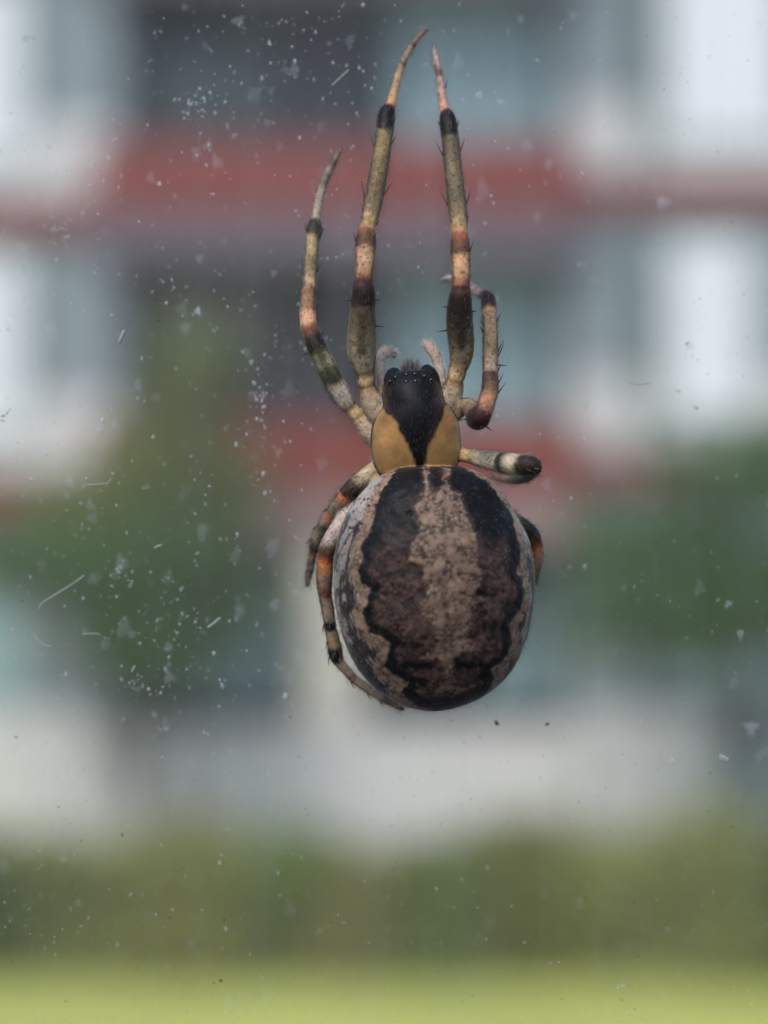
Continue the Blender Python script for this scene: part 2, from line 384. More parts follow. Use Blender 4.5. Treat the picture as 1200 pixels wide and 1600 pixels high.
# fine dust: nobody could count it
DEN = [(330, 110, 190, 110, 150), (480, 90, 110, 90, 110), (250, 250, 220, 90, 90), (80, 350, 110, 60, 45), (330, 480, 130, 80, 70), (430, 620, 60, 90, 70), (480, 500, 60, 90, 30),
       (230, 880, 160, 120, 120), (220, 1010, 130, 80, 120), (350, 1020, 120, 100, 60), (1030, 950, 130, 110, 50), (640, 400, 120, 60, 35), (850, 300, 200, 60, 45), (60, 480, 60, 120, 25),
       (600, 800, 600, 800, 950), (400, 1400, 330, 90, 50), (60, 1440, 60, 60, 40), (700, 1440, 100, 80, 40), (120, 760, 100, 60, 30), (330, 730, 120, 60, 40)]
sp = []
for cx, cy, sx, sy, n in DEN:
    for _ in range(int(n * (.8 if sx < 500 else 1.7))):
        if sx > 500: x, y = random.uniform(-30, 1230), random.uniform(-30, 1630)
        else: x, y = random.gauss(cx, sx * .75), random.gauss(cy, sy * .75)
        q = random.random()
        s = random.uniform(1.1, 2.3) if q < .7 else (random.uniform(2.0, 3.8) if q < .93 else random.uniform(5, 13))
        cov = .14 + .8 * random.random() ** 2.4 if s < 4.6 else random.uniform(.06, .2)
        if y > 1150 or x > 900: cov *= .6
        sp.append((x, y, s, s * random.uniform(.8, 1.9), random.uniform(-.5, .5), cov))
tag(blob_obj('dust', sp, M_dust, 1, False), 'fine pale dust specks scattered over the window glass', 'dust', kind='stuff')
sp = []
for _ in range(90):
    sp.append((random.uniform(0, 1200), random.choice([random.uniform(1120, 1600), random.uniform(0, 1600)]), random.uniform(.8, 1.8), random.uniform(.9, 2.8), random.uniform(-1, 1), random.uniform(.3, .8)))
tag(blob_obj('grit', sp, M_dark, 2, False), 'tiny dark grit specks scattered over the window glass', 'dirt', kind='stuff')
def cluster(cx, cy, sx, sy, n, s0, s1, c0, c1, seed):
    r = random.Random(seed)
    return [(r.gauss(cx, sx), r.gauss(cy, sy), (s := r.uniform(s0, s1)), s * r.uniform(.7, 1.7), r.uniform(-1, 1), r.uniform(c0, c1)) for _ in range(n)]
SPOTS = [('faint round water spot on the glass near the top edge above the left loggia', [(372, 34, 13, 11, 0, .22)] + cluster(373, 38, 7, 4, 7, 1.5, 3, .2, .5, 1)),
         ('crusty pale splash of dried droplets on the glass left of the top leg tips', cluster(310, 158, 13, 12, 34, 1.4, 3.2, .3, .75, 2)),
         ('smeared pale spot on the glass just left of the longest left leg tip', [(460, 112, 10, 14, 0, .22)] + cluster(462, 118, 6, 8, 6, 1.5, 3, .15, .35, 3)),
         ('bright white dot on the red band at upper left', [(249, 287, 4, 5, 0, .85)]),
         ('hazy round spot on the glass over the red band at far right', [(1037, 318, 15, 14, 0, .3), (1034, 316, 8, 8, 0, .15)]),
         ('bright teardrop speck right of the right front leg tip', [(749, 149, 7, 8, 0, .4), (748, 147, 4, 5, 0, .35)]),
         ('faint oval spot right of the right front leg, lower of two', [(782, 160, 8, 7, .3, .32)]),
         ('large white speck on the dark loggia window at left', [(309, 487, 6, 8, .2, .7), (311, 482, 3, 7, .4, .35)]),
         ('cluster of pale dried drops left of the spider head', cluster(404, 618, 6, 17, 24, 1.6, 3.8, .3, .75, 5)),
         ('oval ring-like water mark on the glass over the left tree', [(190, 880, 13, 17, .1, .18)] + cluster(188, 896, 9, 11, 16, 1.5, 3.4, .2, .5, 6)),
         ('small round pale drop on the glass above the right tree shade', [(914, 885, 5, 6, 0, .42), (890, 886, 5, 4, .4, .3)]),
         ('pale round drop over the dark right tree', [(1157, 990, 7, 8, 0, .38)]),
         ('slanted pale drop over the right tree, above its neighbour', [(1138, 944, 9, 6, .7, .36)]),
         ('broad faint smudge near the right edge below the tree', [(1174, 1138, 14, 15, 0, .32)]),
         ('bright pale flake on the glass at lower right', [(1130, 1183, 9, 5, -.3, .6), (1136, 1186, 4, 4, 0, .5)]),
         ('pair of small bright drops over the red band at left edge', cluster(98, 365, 9, 10, 18, 1.3, 3, .3, .6, 7)),
         ('tangle of tiny droplets over the left tree shade', cluster(208, 1062, 12, 13, 18, 1.3, 2.8, .3, .6, 8)),
         ('bright twin droplet over the shrubs at lower left', [(343, 1348, 3, 5, .3, .6), (346, 1336, 2.5, 3, 0, .5)])]
for i, (lab, s) in enumerate(SPOTS):
    tag(blob_obj('water_spot', s, M_dust, 40 + i), lab, 'water spot', 'dried water spots on the window glass')
FL = [('dark slanted dirt fleck on the glass just below the spider abdomen', [(776, 1130, 4, 6, .6, 1)]),
      ('small dark dirt fleck to the right of the one below the abdomen', [(855, 1132, 5, 3, .4, .9)]),
      ('tiny dark dirt fleck at the left edge above the pale wall', [(25, 1152, 3, 2, 0, .9)]),
      ('narrow dark dirt fleck over the left shrubs', [(191, 1304, 1.8, 4, 0, .9)]),
      ('dark dirt fleck over the lawn at lower middle left', [(345, 1533, 3.5, 3, 0, .85), (334, 1536, 2, 2, 0, .7)]),
      ('dark speck on the bright blind at right', [(1074, 537, 4, 4, 0, .45), (1078, 541, 9, 9, 0, .12)]),
      ('faint dark stroke below the bright blind at right', [(1088, 637, 6, 3, -.6, .4), (1060, 611, 6, 3, -.4, .3)]),
      ('curled dark crumb at the left edge beside the grey wall', [(5, 650, 5, 2, .2, .8), (11, 645, 4, 1.6, .9, .7), (4, 657, 6, 1.5, -.2, .6), (15, 640, 3, 1.3, .6, .6)]),
      ('faint brown mark on the left white blind', [(40, 60, 9, 7, .3, .15), (52, 60, 3, 3, 0, .25)])]
for i, (lab, s) in enumerate(FL):
    tag(blob_obj('dirt_fleck', s, M_dark, 80 + i), lab, 'dirt', 'dark dirt flecks on the window glass')
def fibre(pts, r, label):
    bm = bmesh.new(); q = [P(x, y, -.03 - .01 * i) * .001 for i, (x, y) in enumerate(pts)]
    # smooth the run
    Q = []
    for i in range(len(q) - 1):
        p0, p1, p2, p3 = q[max(i - 1, 0)], q[i], q[i + 1], q[min(i + 2, len(q) - 1)]
        for tt in np.linspace(0, 1, 7)[:-1]:
            Q.append(.5 * ((2 * p1) + (p2 - p0) * tt + (2 * p0 - 5 * p1 + 4 * p2 - p3) * tt ** 2 + (3 * p1 - p0 - 3 * p2 + p3) * tt ** 3))
    Q.append(q[-1]); c = np.mean(Q, 0)
    tube_bm(bm, [tuple(p - c) for p in Q], [r * K * .001 * (1 if 0 < i < len(Q) - 1 else .4) for i in range(len(Q))], 6)
    tag(bm_obj('fibre', bm, M_fibre, None, c, True), label, 'fibre', 'loose fibres stuck to the window glass')
fibre([(61, 952), (66, 942), (82, 932), (98, 922), (114, 912), (128, 902), (132, 899)], 1.0, 'long curved pale fibre on the glass over the left tree')
fibre([(53, 990), (60, 1000), (70, 1008), (80, 1010)], .8, 'short curved pale fibre just below the long one')
fibre([(324, 981), (334, 974), (344, 965)], 1.6, 'thick straight pale fibre between the tree and the spider abdomen')
fibre([(518, 134), (531, 122), (545, 109)], 1.1, 'straight pale fibre left of the longest left leg tip')
fibre([(186, 536), (190, 526), (195, 516)], 2.0, 'short stubby pale fibre at the edge of the dark loggia window')
fibre([(131, 758), (150, 757), (168, 755), (174, 747)], .8, 'thin bent pale fibre above the left tree')
fibre([(128, 991), (141, 990), (155, 990)], .9, 'thin level pale fibre inside the left tree shade')
fibre([(241, 857), (248, 853), (253, 852)], 1.4, 'tiny pale fibre at the top of the left tree shade')
fibre([(206, 1050), (209, 1044), (211, 1040)], 1.6, 'tiny upright pale fibre low in the left tree shade')
fibre([(983, 599), (1000, 601), (1017, 598)], .9, 'faint sagging pale fibre beside the lower right blind')

# ---------------------------------------------------------------- the spider
GS = .74                           # seen colour to base colour for the animal
def srgb(*c): return lin(c, GS)
PARTS_V, PARTS_F, PARTS_C = [], [], []
def add_part(V, F, C):
    off = sum(len(v) for v in PARTS_V)
    PARTS_V.append(V); PARTS_F.append(F + off); PARTS_C.append(C)
def catmull(A, tt):
    """A: rows sampled at integer parameter; tt: floats"""
    i = np.clip(np.floor(tt).astype(int), 0, len(A) - 2); f = (tt - i)[:, None]
    p0 = A[np.maximum(i - 1, 0)]; p1 = A[i]; p2 = A[i + 1]; p3 = A[np.minimum(i + 2, len(A) - 1)]
    m1 = (p2 - p0) * .5; m2 = (p3 - p1) * .5
    f2, f3 = f * f, f * f * f
    return p1 * (2 * f3 - 3 * f2 + 1) + m1 * (f3 - 2 * f2 + f) + p2 * (-2 * f3 + 3 * f2) + m2 * (f3 - f2)
LEGS = {}
MARKS = {'front_left': [(488, 556, 'streak', (84, 72, 54)), (392, 442, 'edge', (110, 44, 34)), (366, 392, 'edge', (70, 44, 34)), (206, 345, 'edge', (84, 66, 48)), (556, 612, 'edge', (128, 104, 80))],
         'front_right': [(470, 548, 'streak', (46, 36, 34)), (402, 452, 'edge', (120, 50, 36)), (372, 402, 'edge', (76, 46, 36)), (216, 350, 'edge', (80, 64, 48)), (550, 600, 'edge', (124, 100, 76))],
         'second_left': [(372, 486, 'edge', (98, 76, 54)), (545, 600, 'streak', (70, 72, 50)), (600, 632, 'edge', (120, 108, 96))],
         'second_right': [(490, 585, 'edge', (86, 62, 50)), (588, 640, 'edge', (74, 34, 36))],
         'third_left': [(750, 800, 'edge', (84, 58, 40))], 'fourth_left': [(855, 930, 'edge', (110, 64, 44)), (935, 1010, 'edge', (110, 90, 76))]}
def limb(name, nodes, sides=40, seed=0, mott=.16, flat=1.0):
    """nodes: px, py, half width px, depth mm, (r,g,b)"""
    A = np.array([[*P(n[0], n[1], n[3]), n[2] * K * (CAMD + n[3]) / CAMD] for n in nodes])
    Cn = np.array([srgb(*n[4]) for n in nodes])
    if not name.startswith(('chel', 'clyp', 'waist')):
        lum = Cn.mean(1, keepdims=True); Cn = (Cn * .8 + lum * .2) * np.array([.99, .95, .85]) * np.interp(lum, [.03, .12], [1.0, 1.75])  # lighter bands brightened, standing in for light glowing through the legs
    d = np.linalg.norm(np.diff(A[:, :3], axis=0), axis=1)
    tt = [0.0]
    for i, L_ in enumerate(d):
        m_ = max(2, int(L_ / .05)); tt += list(i + (np.arange(m_) + 1) / m_)
    tt = np.array(tt); S = catmull(A[:, :3], tt)
    rad = np.maximum(.02, np.interp(tt, np.arange(len(A)), A[:, 3]) * .35 + catmull(A[:, 3:4], tt)[:, 0] * .65)
    T = np.gradient(S, axis=0); T /= np.linalg.norm(T, axis=1)[:, None] + 1e-12
    up = np.array([0, -1.0, 0]); Sd = np.cross(T, up); nn = np.linalg.norm(Sd, axis=1)
    bad = nn < .25
    for i in np.where(bad)[0]: Sd[i] = Sd[i - 1] if i else np.cross(T[i], [1, 0, 0])
    Sd /= np.linalg.norm(Sd, axis=1)[:, None]; U = np.cross(Sd, T); U /= np.linalg.norm(U, axis=1)[:, None]
    a = np.arange(sides) * 2 * math.pi / sides
    ring = S[:, None, :] + rad[:, None, None] * (np.cos(a)[None, :, None] * Sd[:, None, :] + flat * np.sin(a)[None, :, None] * U[:, None, :])
    V = ring.reshape(-1, 3); nr = len(tt)
    # rounded ends
    e0 = S[0] - T[0] * rad[0] * .6; e1 = S[-1] + T[-1] * rad[-1] * .6
    V = np.concatenate([V, [e0, e1]])
    F = []
    idx = np.arange(nr * sides).reshape(nr, sides); nx = np.roll(idx, -1, 1)
    q0, q1, q2, q3 = idx[:-1].ravel(), nx[:-1].ravel(), nx[1:].ravel(), idx[1:].ravel()
    F = np.concatenate([np.stack([q0, q1, q2], 1), np.stack([q0, q2, q3], 1)])
    c0 = nr * sides; c1 = c0 + 1
    F = np.concatenate([F, np.stack([np.full(sides, c0), nx[0], idx[0]], 1), np.stack([np.full(sides, c1), idx[-1], nx[-1]], 1)])
    tj = np.repeat(tt, sides) + (fbm(ring.reshape(-1, 3), 7, 2, seed + 20) - .5) * 1.1   # uneven band edges
    C = np.stack([np.interp(tj, np.arange(len(A)), Cn[:, k]) for k in range(3)], 1); C = np.concatenate([C, Cn[:1], Cn[-1:]])
    nz = fbm(V, 9, 3, seed); nz2 = fbm(V * [1, 1, 1], 3.2, 2, seed + 9)
    C = C * (1 + mott * 2 * (nz - .5) * 2 + mott * (nz2 - .5) * 2)[:, None]
    ppy = 800 - V[:, 2] / K / ((CAMD + V[:, 1]) / CAMD)
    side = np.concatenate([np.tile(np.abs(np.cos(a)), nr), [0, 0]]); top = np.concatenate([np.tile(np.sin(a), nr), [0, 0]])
    if name in MARKS:
        for (m0, m1, kind, col) in MARKS[name]:
            inn = sstep(m0 - 4, m0 + 4, ppy) * sstep(m1 + 4, m1 - 4, ppy)
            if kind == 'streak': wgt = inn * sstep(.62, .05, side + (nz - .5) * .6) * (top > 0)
            else: wgt = inn * sstep(.6, .95, side + (nz - .5) * .5)  # edge marks: colour stands in for light absorbed along the cuticle margins
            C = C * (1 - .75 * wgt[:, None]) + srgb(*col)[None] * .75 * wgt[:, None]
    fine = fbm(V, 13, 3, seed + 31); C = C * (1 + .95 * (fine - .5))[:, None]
    C = C * (1 - .3 * sstep(.55, 1, side + (nz - .5) * .4))[:, None]  # limb sides darkened: edge absorption of backlight painted into the colour
    # small dark pits at hair bases
    pits = fbm(V, 16, 1, seed + 3) > .80
    C[pits] *= .45
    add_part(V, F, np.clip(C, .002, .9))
    LEGS[name] = (S, rad, Sd, U, T, tt)
# leg colours: backlit glow painted into pale and orange bands, over own pigment
OLV, TAN, PAL, BLK = (128, 110, 72), (160, 136, 96), (178, 164, 142), (40, 32, 34)
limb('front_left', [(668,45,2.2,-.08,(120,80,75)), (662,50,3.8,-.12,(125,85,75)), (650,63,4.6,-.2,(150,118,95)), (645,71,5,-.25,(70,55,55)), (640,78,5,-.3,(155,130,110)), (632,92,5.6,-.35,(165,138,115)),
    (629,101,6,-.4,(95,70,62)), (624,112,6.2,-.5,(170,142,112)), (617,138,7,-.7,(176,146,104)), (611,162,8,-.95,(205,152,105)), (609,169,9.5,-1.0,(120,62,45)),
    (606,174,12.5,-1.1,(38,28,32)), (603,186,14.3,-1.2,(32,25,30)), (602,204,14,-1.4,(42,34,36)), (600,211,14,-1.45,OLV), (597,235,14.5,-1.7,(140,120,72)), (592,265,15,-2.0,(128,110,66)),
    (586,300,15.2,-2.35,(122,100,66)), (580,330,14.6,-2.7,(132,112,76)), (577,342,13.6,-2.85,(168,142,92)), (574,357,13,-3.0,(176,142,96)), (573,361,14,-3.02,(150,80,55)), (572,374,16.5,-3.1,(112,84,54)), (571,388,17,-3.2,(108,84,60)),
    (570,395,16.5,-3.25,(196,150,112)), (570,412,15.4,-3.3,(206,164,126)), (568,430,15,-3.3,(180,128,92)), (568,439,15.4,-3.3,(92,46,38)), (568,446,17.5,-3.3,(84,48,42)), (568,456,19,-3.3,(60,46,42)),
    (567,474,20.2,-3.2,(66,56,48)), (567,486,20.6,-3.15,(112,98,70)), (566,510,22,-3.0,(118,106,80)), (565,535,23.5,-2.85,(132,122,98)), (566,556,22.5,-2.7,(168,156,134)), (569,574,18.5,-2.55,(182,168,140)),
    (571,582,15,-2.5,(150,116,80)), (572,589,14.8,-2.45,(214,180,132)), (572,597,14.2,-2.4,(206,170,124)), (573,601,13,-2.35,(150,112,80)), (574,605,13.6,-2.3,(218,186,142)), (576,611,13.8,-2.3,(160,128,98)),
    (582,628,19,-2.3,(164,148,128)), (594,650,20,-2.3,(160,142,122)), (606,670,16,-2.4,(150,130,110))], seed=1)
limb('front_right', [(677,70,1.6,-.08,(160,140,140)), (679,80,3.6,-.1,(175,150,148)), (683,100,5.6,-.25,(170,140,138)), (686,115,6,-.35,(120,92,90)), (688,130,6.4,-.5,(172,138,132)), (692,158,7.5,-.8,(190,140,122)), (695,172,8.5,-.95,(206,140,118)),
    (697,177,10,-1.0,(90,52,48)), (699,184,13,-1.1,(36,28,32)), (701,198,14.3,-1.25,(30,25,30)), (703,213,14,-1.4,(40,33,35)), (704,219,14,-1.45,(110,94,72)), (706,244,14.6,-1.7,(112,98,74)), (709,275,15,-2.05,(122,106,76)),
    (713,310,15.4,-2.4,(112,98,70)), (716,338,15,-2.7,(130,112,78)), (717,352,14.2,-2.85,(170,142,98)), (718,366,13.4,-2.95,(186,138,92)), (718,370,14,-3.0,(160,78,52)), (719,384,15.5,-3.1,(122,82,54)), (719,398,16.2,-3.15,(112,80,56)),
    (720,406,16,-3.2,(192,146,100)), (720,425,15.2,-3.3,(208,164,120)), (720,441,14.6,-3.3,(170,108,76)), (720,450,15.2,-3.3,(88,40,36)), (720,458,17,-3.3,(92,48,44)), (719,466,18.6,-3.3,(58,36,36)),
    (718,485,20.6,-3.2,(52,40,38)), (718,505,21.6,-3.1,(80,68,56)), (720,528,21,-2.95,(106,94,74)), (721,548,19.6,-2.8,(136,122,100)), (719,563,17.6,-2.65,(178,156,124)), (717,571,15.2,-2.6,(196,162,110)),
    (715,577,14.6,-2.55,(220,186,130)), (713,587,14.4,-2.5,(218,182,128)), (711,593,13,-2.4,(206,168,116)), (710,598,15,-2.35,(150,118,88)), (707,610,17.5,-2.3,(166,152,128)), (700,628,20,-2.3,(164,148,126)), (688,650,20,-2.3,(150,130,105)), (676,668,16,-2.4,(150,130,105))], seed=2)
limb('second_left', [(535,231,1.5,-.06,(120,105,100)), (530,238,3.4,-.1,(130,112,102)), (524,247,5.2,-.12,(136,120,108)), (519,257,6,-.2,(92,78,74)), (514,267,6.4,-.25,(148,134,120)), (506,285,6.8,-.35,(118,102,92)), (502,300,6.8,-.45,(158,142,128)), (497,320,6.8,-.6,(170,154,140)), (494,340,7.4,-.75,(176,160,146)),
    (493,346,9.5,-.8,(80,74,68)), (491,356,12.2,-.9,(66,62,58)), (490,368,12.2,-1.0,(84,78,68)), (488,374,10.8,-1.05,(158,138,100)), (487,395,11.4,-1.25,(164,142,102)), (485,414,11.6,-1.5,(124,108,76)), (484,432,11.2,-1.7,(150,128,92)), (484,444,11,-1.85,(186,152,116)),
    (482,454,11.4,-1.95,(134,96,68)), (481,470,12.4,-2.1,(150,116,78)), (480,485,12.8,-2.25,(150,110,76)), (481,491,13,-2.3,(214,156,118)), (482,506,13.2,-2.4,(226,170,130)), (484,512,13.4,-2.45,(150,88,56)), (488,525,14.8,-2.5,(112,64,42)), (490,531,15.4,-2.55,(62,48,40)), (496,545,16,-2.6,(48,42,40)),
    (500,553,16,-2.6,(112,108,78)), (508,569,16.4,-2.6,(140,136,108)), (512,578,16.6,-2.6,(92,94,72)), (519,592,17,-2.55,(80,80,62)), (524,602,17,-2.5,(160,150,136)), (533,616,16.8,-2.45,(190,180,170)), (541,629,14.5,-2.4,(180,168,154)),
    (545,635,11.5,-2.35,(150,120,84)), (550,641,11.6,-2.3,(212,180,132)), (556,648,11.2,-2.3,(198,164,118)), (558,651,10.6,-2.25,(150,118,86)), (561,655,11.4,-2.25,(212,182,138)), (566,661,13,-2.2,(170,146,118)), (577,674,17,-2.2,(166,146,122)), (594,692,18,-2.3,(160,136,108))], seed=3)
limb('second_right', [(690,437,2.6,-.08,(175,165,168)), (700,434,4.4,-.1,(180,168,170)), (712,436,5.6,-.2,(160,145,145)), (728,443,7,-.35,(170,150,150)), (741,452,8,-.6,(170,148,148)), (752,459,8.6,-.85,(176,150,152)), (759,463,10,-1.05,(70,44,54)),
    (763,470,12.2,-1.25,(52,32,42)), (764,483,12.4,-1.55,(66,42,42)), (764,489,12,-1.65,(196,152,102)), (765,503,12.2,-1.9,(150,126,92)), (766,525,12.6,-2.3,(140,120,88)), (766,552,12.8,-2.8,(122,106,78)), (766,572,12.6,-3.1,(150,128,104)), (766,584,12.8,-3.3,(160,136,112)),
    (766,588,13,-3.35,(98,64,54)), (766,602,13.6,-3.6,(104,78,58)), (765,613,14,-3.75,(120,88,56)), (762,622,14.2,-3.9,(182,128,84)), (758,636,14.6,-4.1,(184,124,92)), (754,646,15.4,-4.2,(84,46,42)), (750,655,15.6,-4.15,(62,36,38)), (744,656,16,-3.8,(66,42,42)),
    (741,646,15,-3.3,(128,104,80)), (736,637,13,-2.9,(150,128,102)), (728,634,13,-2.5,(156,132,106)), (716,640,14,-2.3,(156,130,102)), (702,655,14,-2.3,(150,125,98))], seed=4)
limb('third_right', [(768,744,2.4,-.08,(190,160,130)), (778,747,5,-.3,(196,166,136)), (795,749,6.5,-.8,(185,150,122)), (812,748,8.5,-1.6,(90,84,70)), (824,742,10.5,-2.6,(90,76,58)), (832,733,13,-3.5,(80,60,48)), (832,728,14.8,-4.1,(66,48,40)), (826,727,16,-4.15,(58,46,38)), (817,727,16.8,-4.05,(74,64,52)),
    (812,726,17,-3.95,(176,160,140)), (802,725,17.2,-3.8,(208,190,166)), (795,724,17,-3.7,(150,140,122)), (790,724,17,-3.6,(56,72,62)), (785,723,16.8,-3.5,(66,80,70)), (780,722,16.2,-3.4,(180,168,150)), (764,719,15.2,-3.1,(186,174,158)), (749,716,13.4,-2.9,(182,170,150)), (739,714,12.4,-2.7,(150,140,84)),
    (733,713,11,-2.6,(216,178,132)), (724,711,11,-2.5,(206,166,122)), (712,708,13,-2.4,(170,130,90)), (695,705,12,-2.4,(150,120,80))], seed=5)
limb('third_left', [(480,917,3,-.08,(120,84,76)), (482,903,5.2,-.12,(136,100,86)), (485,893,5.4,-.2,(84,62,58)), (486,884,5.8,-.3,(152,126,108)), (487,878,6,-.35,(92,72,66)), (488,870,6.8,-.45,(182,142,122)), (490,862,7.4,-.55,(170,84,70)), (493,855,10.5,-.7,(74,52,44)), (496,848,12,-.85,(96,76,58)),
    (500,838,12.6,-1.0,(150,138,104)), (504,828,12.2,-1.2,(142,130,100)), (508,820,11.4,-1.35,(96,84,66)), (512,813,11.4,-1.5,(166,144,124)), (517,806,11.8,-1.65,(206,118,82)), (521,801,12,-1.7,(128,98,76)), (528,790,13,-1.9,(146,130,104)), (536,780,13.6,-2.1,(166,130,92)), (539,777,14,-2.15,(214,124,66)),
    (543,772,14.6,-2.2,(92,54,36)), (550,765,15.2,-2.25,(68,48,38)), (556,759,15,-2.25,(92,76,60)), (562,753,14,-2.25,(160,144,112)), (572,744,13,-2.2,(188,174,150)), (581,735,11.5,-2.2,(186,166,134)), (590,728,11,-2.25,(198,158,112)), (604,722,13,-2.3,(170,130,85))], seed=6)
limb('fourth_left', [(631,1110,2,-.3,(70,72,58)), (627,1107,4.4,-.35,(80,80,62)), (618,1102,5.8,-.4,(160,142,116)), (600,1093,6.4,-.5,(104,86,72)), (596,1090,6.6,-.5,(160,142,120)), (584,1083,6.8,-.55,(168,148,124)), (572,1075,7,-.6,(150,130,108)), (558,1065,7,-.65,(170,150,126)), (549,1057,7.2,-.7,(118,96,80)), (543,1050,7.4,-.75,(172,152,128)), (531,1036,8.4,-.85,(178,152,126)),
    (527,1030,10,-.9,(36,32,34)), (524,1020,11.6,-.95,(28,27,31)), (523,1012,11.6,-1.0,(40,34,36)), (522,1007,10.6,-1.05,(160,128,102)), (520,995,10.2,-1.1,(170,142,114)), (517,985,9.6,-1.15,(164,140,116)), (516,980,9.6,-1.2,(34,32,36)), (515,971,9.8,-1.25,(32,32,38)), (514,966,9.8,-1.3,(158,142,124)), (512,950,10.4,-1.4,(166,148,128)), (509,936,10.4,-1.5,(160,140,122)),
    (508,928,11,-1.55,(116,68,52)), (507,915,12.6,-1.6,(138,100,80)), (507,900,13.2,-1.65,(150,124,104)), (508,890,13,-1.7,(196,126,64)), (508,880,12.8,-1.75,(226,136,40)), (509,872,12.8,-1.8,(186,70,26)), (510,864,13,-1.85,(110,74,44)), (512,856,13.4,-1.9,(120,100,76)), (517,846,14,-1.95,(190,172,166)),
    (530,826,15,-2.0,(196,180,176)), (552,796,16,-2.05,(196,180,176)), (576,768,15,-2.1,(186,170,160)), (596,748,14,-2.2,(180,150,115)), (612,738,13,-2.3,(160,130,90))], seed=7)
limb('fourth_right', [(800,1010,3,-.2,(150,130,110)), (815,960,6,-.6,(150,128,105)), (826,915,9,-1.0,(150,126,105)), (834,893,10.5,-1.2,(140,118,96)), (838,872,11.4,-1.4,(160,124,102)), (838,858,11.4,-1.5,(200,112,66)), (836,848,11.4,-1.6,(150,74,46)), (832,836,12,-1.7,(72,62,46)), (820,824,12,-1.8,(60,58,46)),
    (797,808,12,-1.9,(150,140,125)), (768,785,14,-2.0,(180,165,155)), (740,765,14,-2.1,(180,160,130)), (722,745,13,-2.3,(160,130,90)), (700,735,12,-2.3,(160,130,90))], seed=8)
# pedipalps and chelicerae
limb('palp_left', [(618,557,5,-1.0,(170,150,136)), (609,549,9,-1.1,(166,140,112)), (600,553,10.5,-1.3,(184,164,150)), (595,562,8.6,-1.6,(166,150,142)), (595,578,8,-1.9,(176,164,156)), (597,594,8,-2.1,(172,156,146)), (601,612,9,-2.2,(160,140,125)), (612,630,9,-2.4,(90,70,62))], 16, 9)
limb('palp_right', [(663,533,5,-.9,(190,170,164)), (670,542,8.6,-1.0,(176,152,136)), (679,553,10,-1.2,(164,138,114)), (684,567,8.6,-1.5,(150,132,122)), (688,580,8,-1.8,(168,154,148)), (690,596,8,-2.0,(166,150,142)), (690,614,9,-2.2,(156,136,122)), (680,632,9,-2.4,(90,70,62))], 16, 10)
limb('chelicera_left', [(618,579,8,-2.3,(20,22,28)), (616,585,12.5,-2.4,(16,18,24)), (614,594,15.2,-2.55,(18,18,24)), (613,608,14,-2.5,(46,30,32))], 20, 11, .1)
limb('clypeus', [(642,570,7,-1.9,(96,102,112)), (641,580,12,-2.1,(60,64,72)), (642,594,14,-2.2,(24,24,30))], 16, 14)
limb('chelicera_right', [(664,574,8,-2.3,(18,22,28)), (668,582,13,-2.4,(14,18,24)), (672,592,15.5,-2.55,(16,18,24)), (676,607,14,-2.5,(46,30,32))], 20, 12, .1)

def shell(left, right, y_c, depth_fn, color_fn, ny=260, na=260, power=2.0):
    """closed body of elliptical slices between a left and a right outline (photo px, top to bottom)"""
    l = np.array(left, float); r = np.array(right, float)
    y0 = max(l[0, 1], r[0, 1]); y1 = min(l[-1, 1], r[-1, 1])
    ty = y0 + (y1 - y0) * (1 - np.cos(np.linspace(.012, math.pi - .012, ny))) / 2
    def sm(a, y):
        z = np.interp(y, a[:, 1], a[:, 0]); return z
    L_, R_ = sm(l, ty), sm(r, ty)
    for _ in range(10):
        L_[1:-1] = .25 * L_[:-2] + .5 * L_[1:-1] + .25 * L_[2:]; R_[1:-1] = .25 * R_[:-2] + .5 * R_[1:-1] + .25 * R_[2:]
    ang = np.linspace(0, 2 * math.pi, na, endpoint=False)
    dz = depth_fn(ty)                       # half depth in mm per slice (front, back)
    ca, sa = np.cos(ang), np.sin(ang)
    PX = (L_ + R_)[:, None] / 2 + (R_ - L_)[:, None] / 2 * ca[None]
    yy = y_c - np.where(sa > 0, dz[0][:, None] * sa[None], dz[1][:, None] * sa[None])
    PY = np.repeat(ty[:, None], na, 1)
    s = (CAMD + y_c) / CAMD
    V = np.stack([(PX - 600) * K * s, yy, (800 - PY) * K * s], -1).reshape(-1, 3)
    C = color_fn(PX.ravel(), PY.ravel(), V, np.tile(sa, ny))
    idx = np.arange(ny * na).reshape(ny, na); nx = np.roll(idx, -1, 1)
    q0, q1, q2, q3 = idx[:-1].ravel(), nx[:-1].ravel(), nx[1:].ravel(), idx[1:].ravel()
    F = np.concatenate([np.stack([q0, q1, q2], 1), np.stack([q0, q2, q3], 1)])
    V = np.concatenate([V, [V[:na].mean(0)], [V[(ny - 1) * na:ny * na].mean(0)]]); C = np.concatenate([C, C[:1], C[-2:-1]])
    F = np.concatenate([F, np.stack([np.full(na, ny * na), nx[0], idx[0]], 1), np.stack([np.full(na, ny * na + 1), idx[-1], nx[-1]], 1)])
    add_part(V, F, np.clip(C, .002, .9))

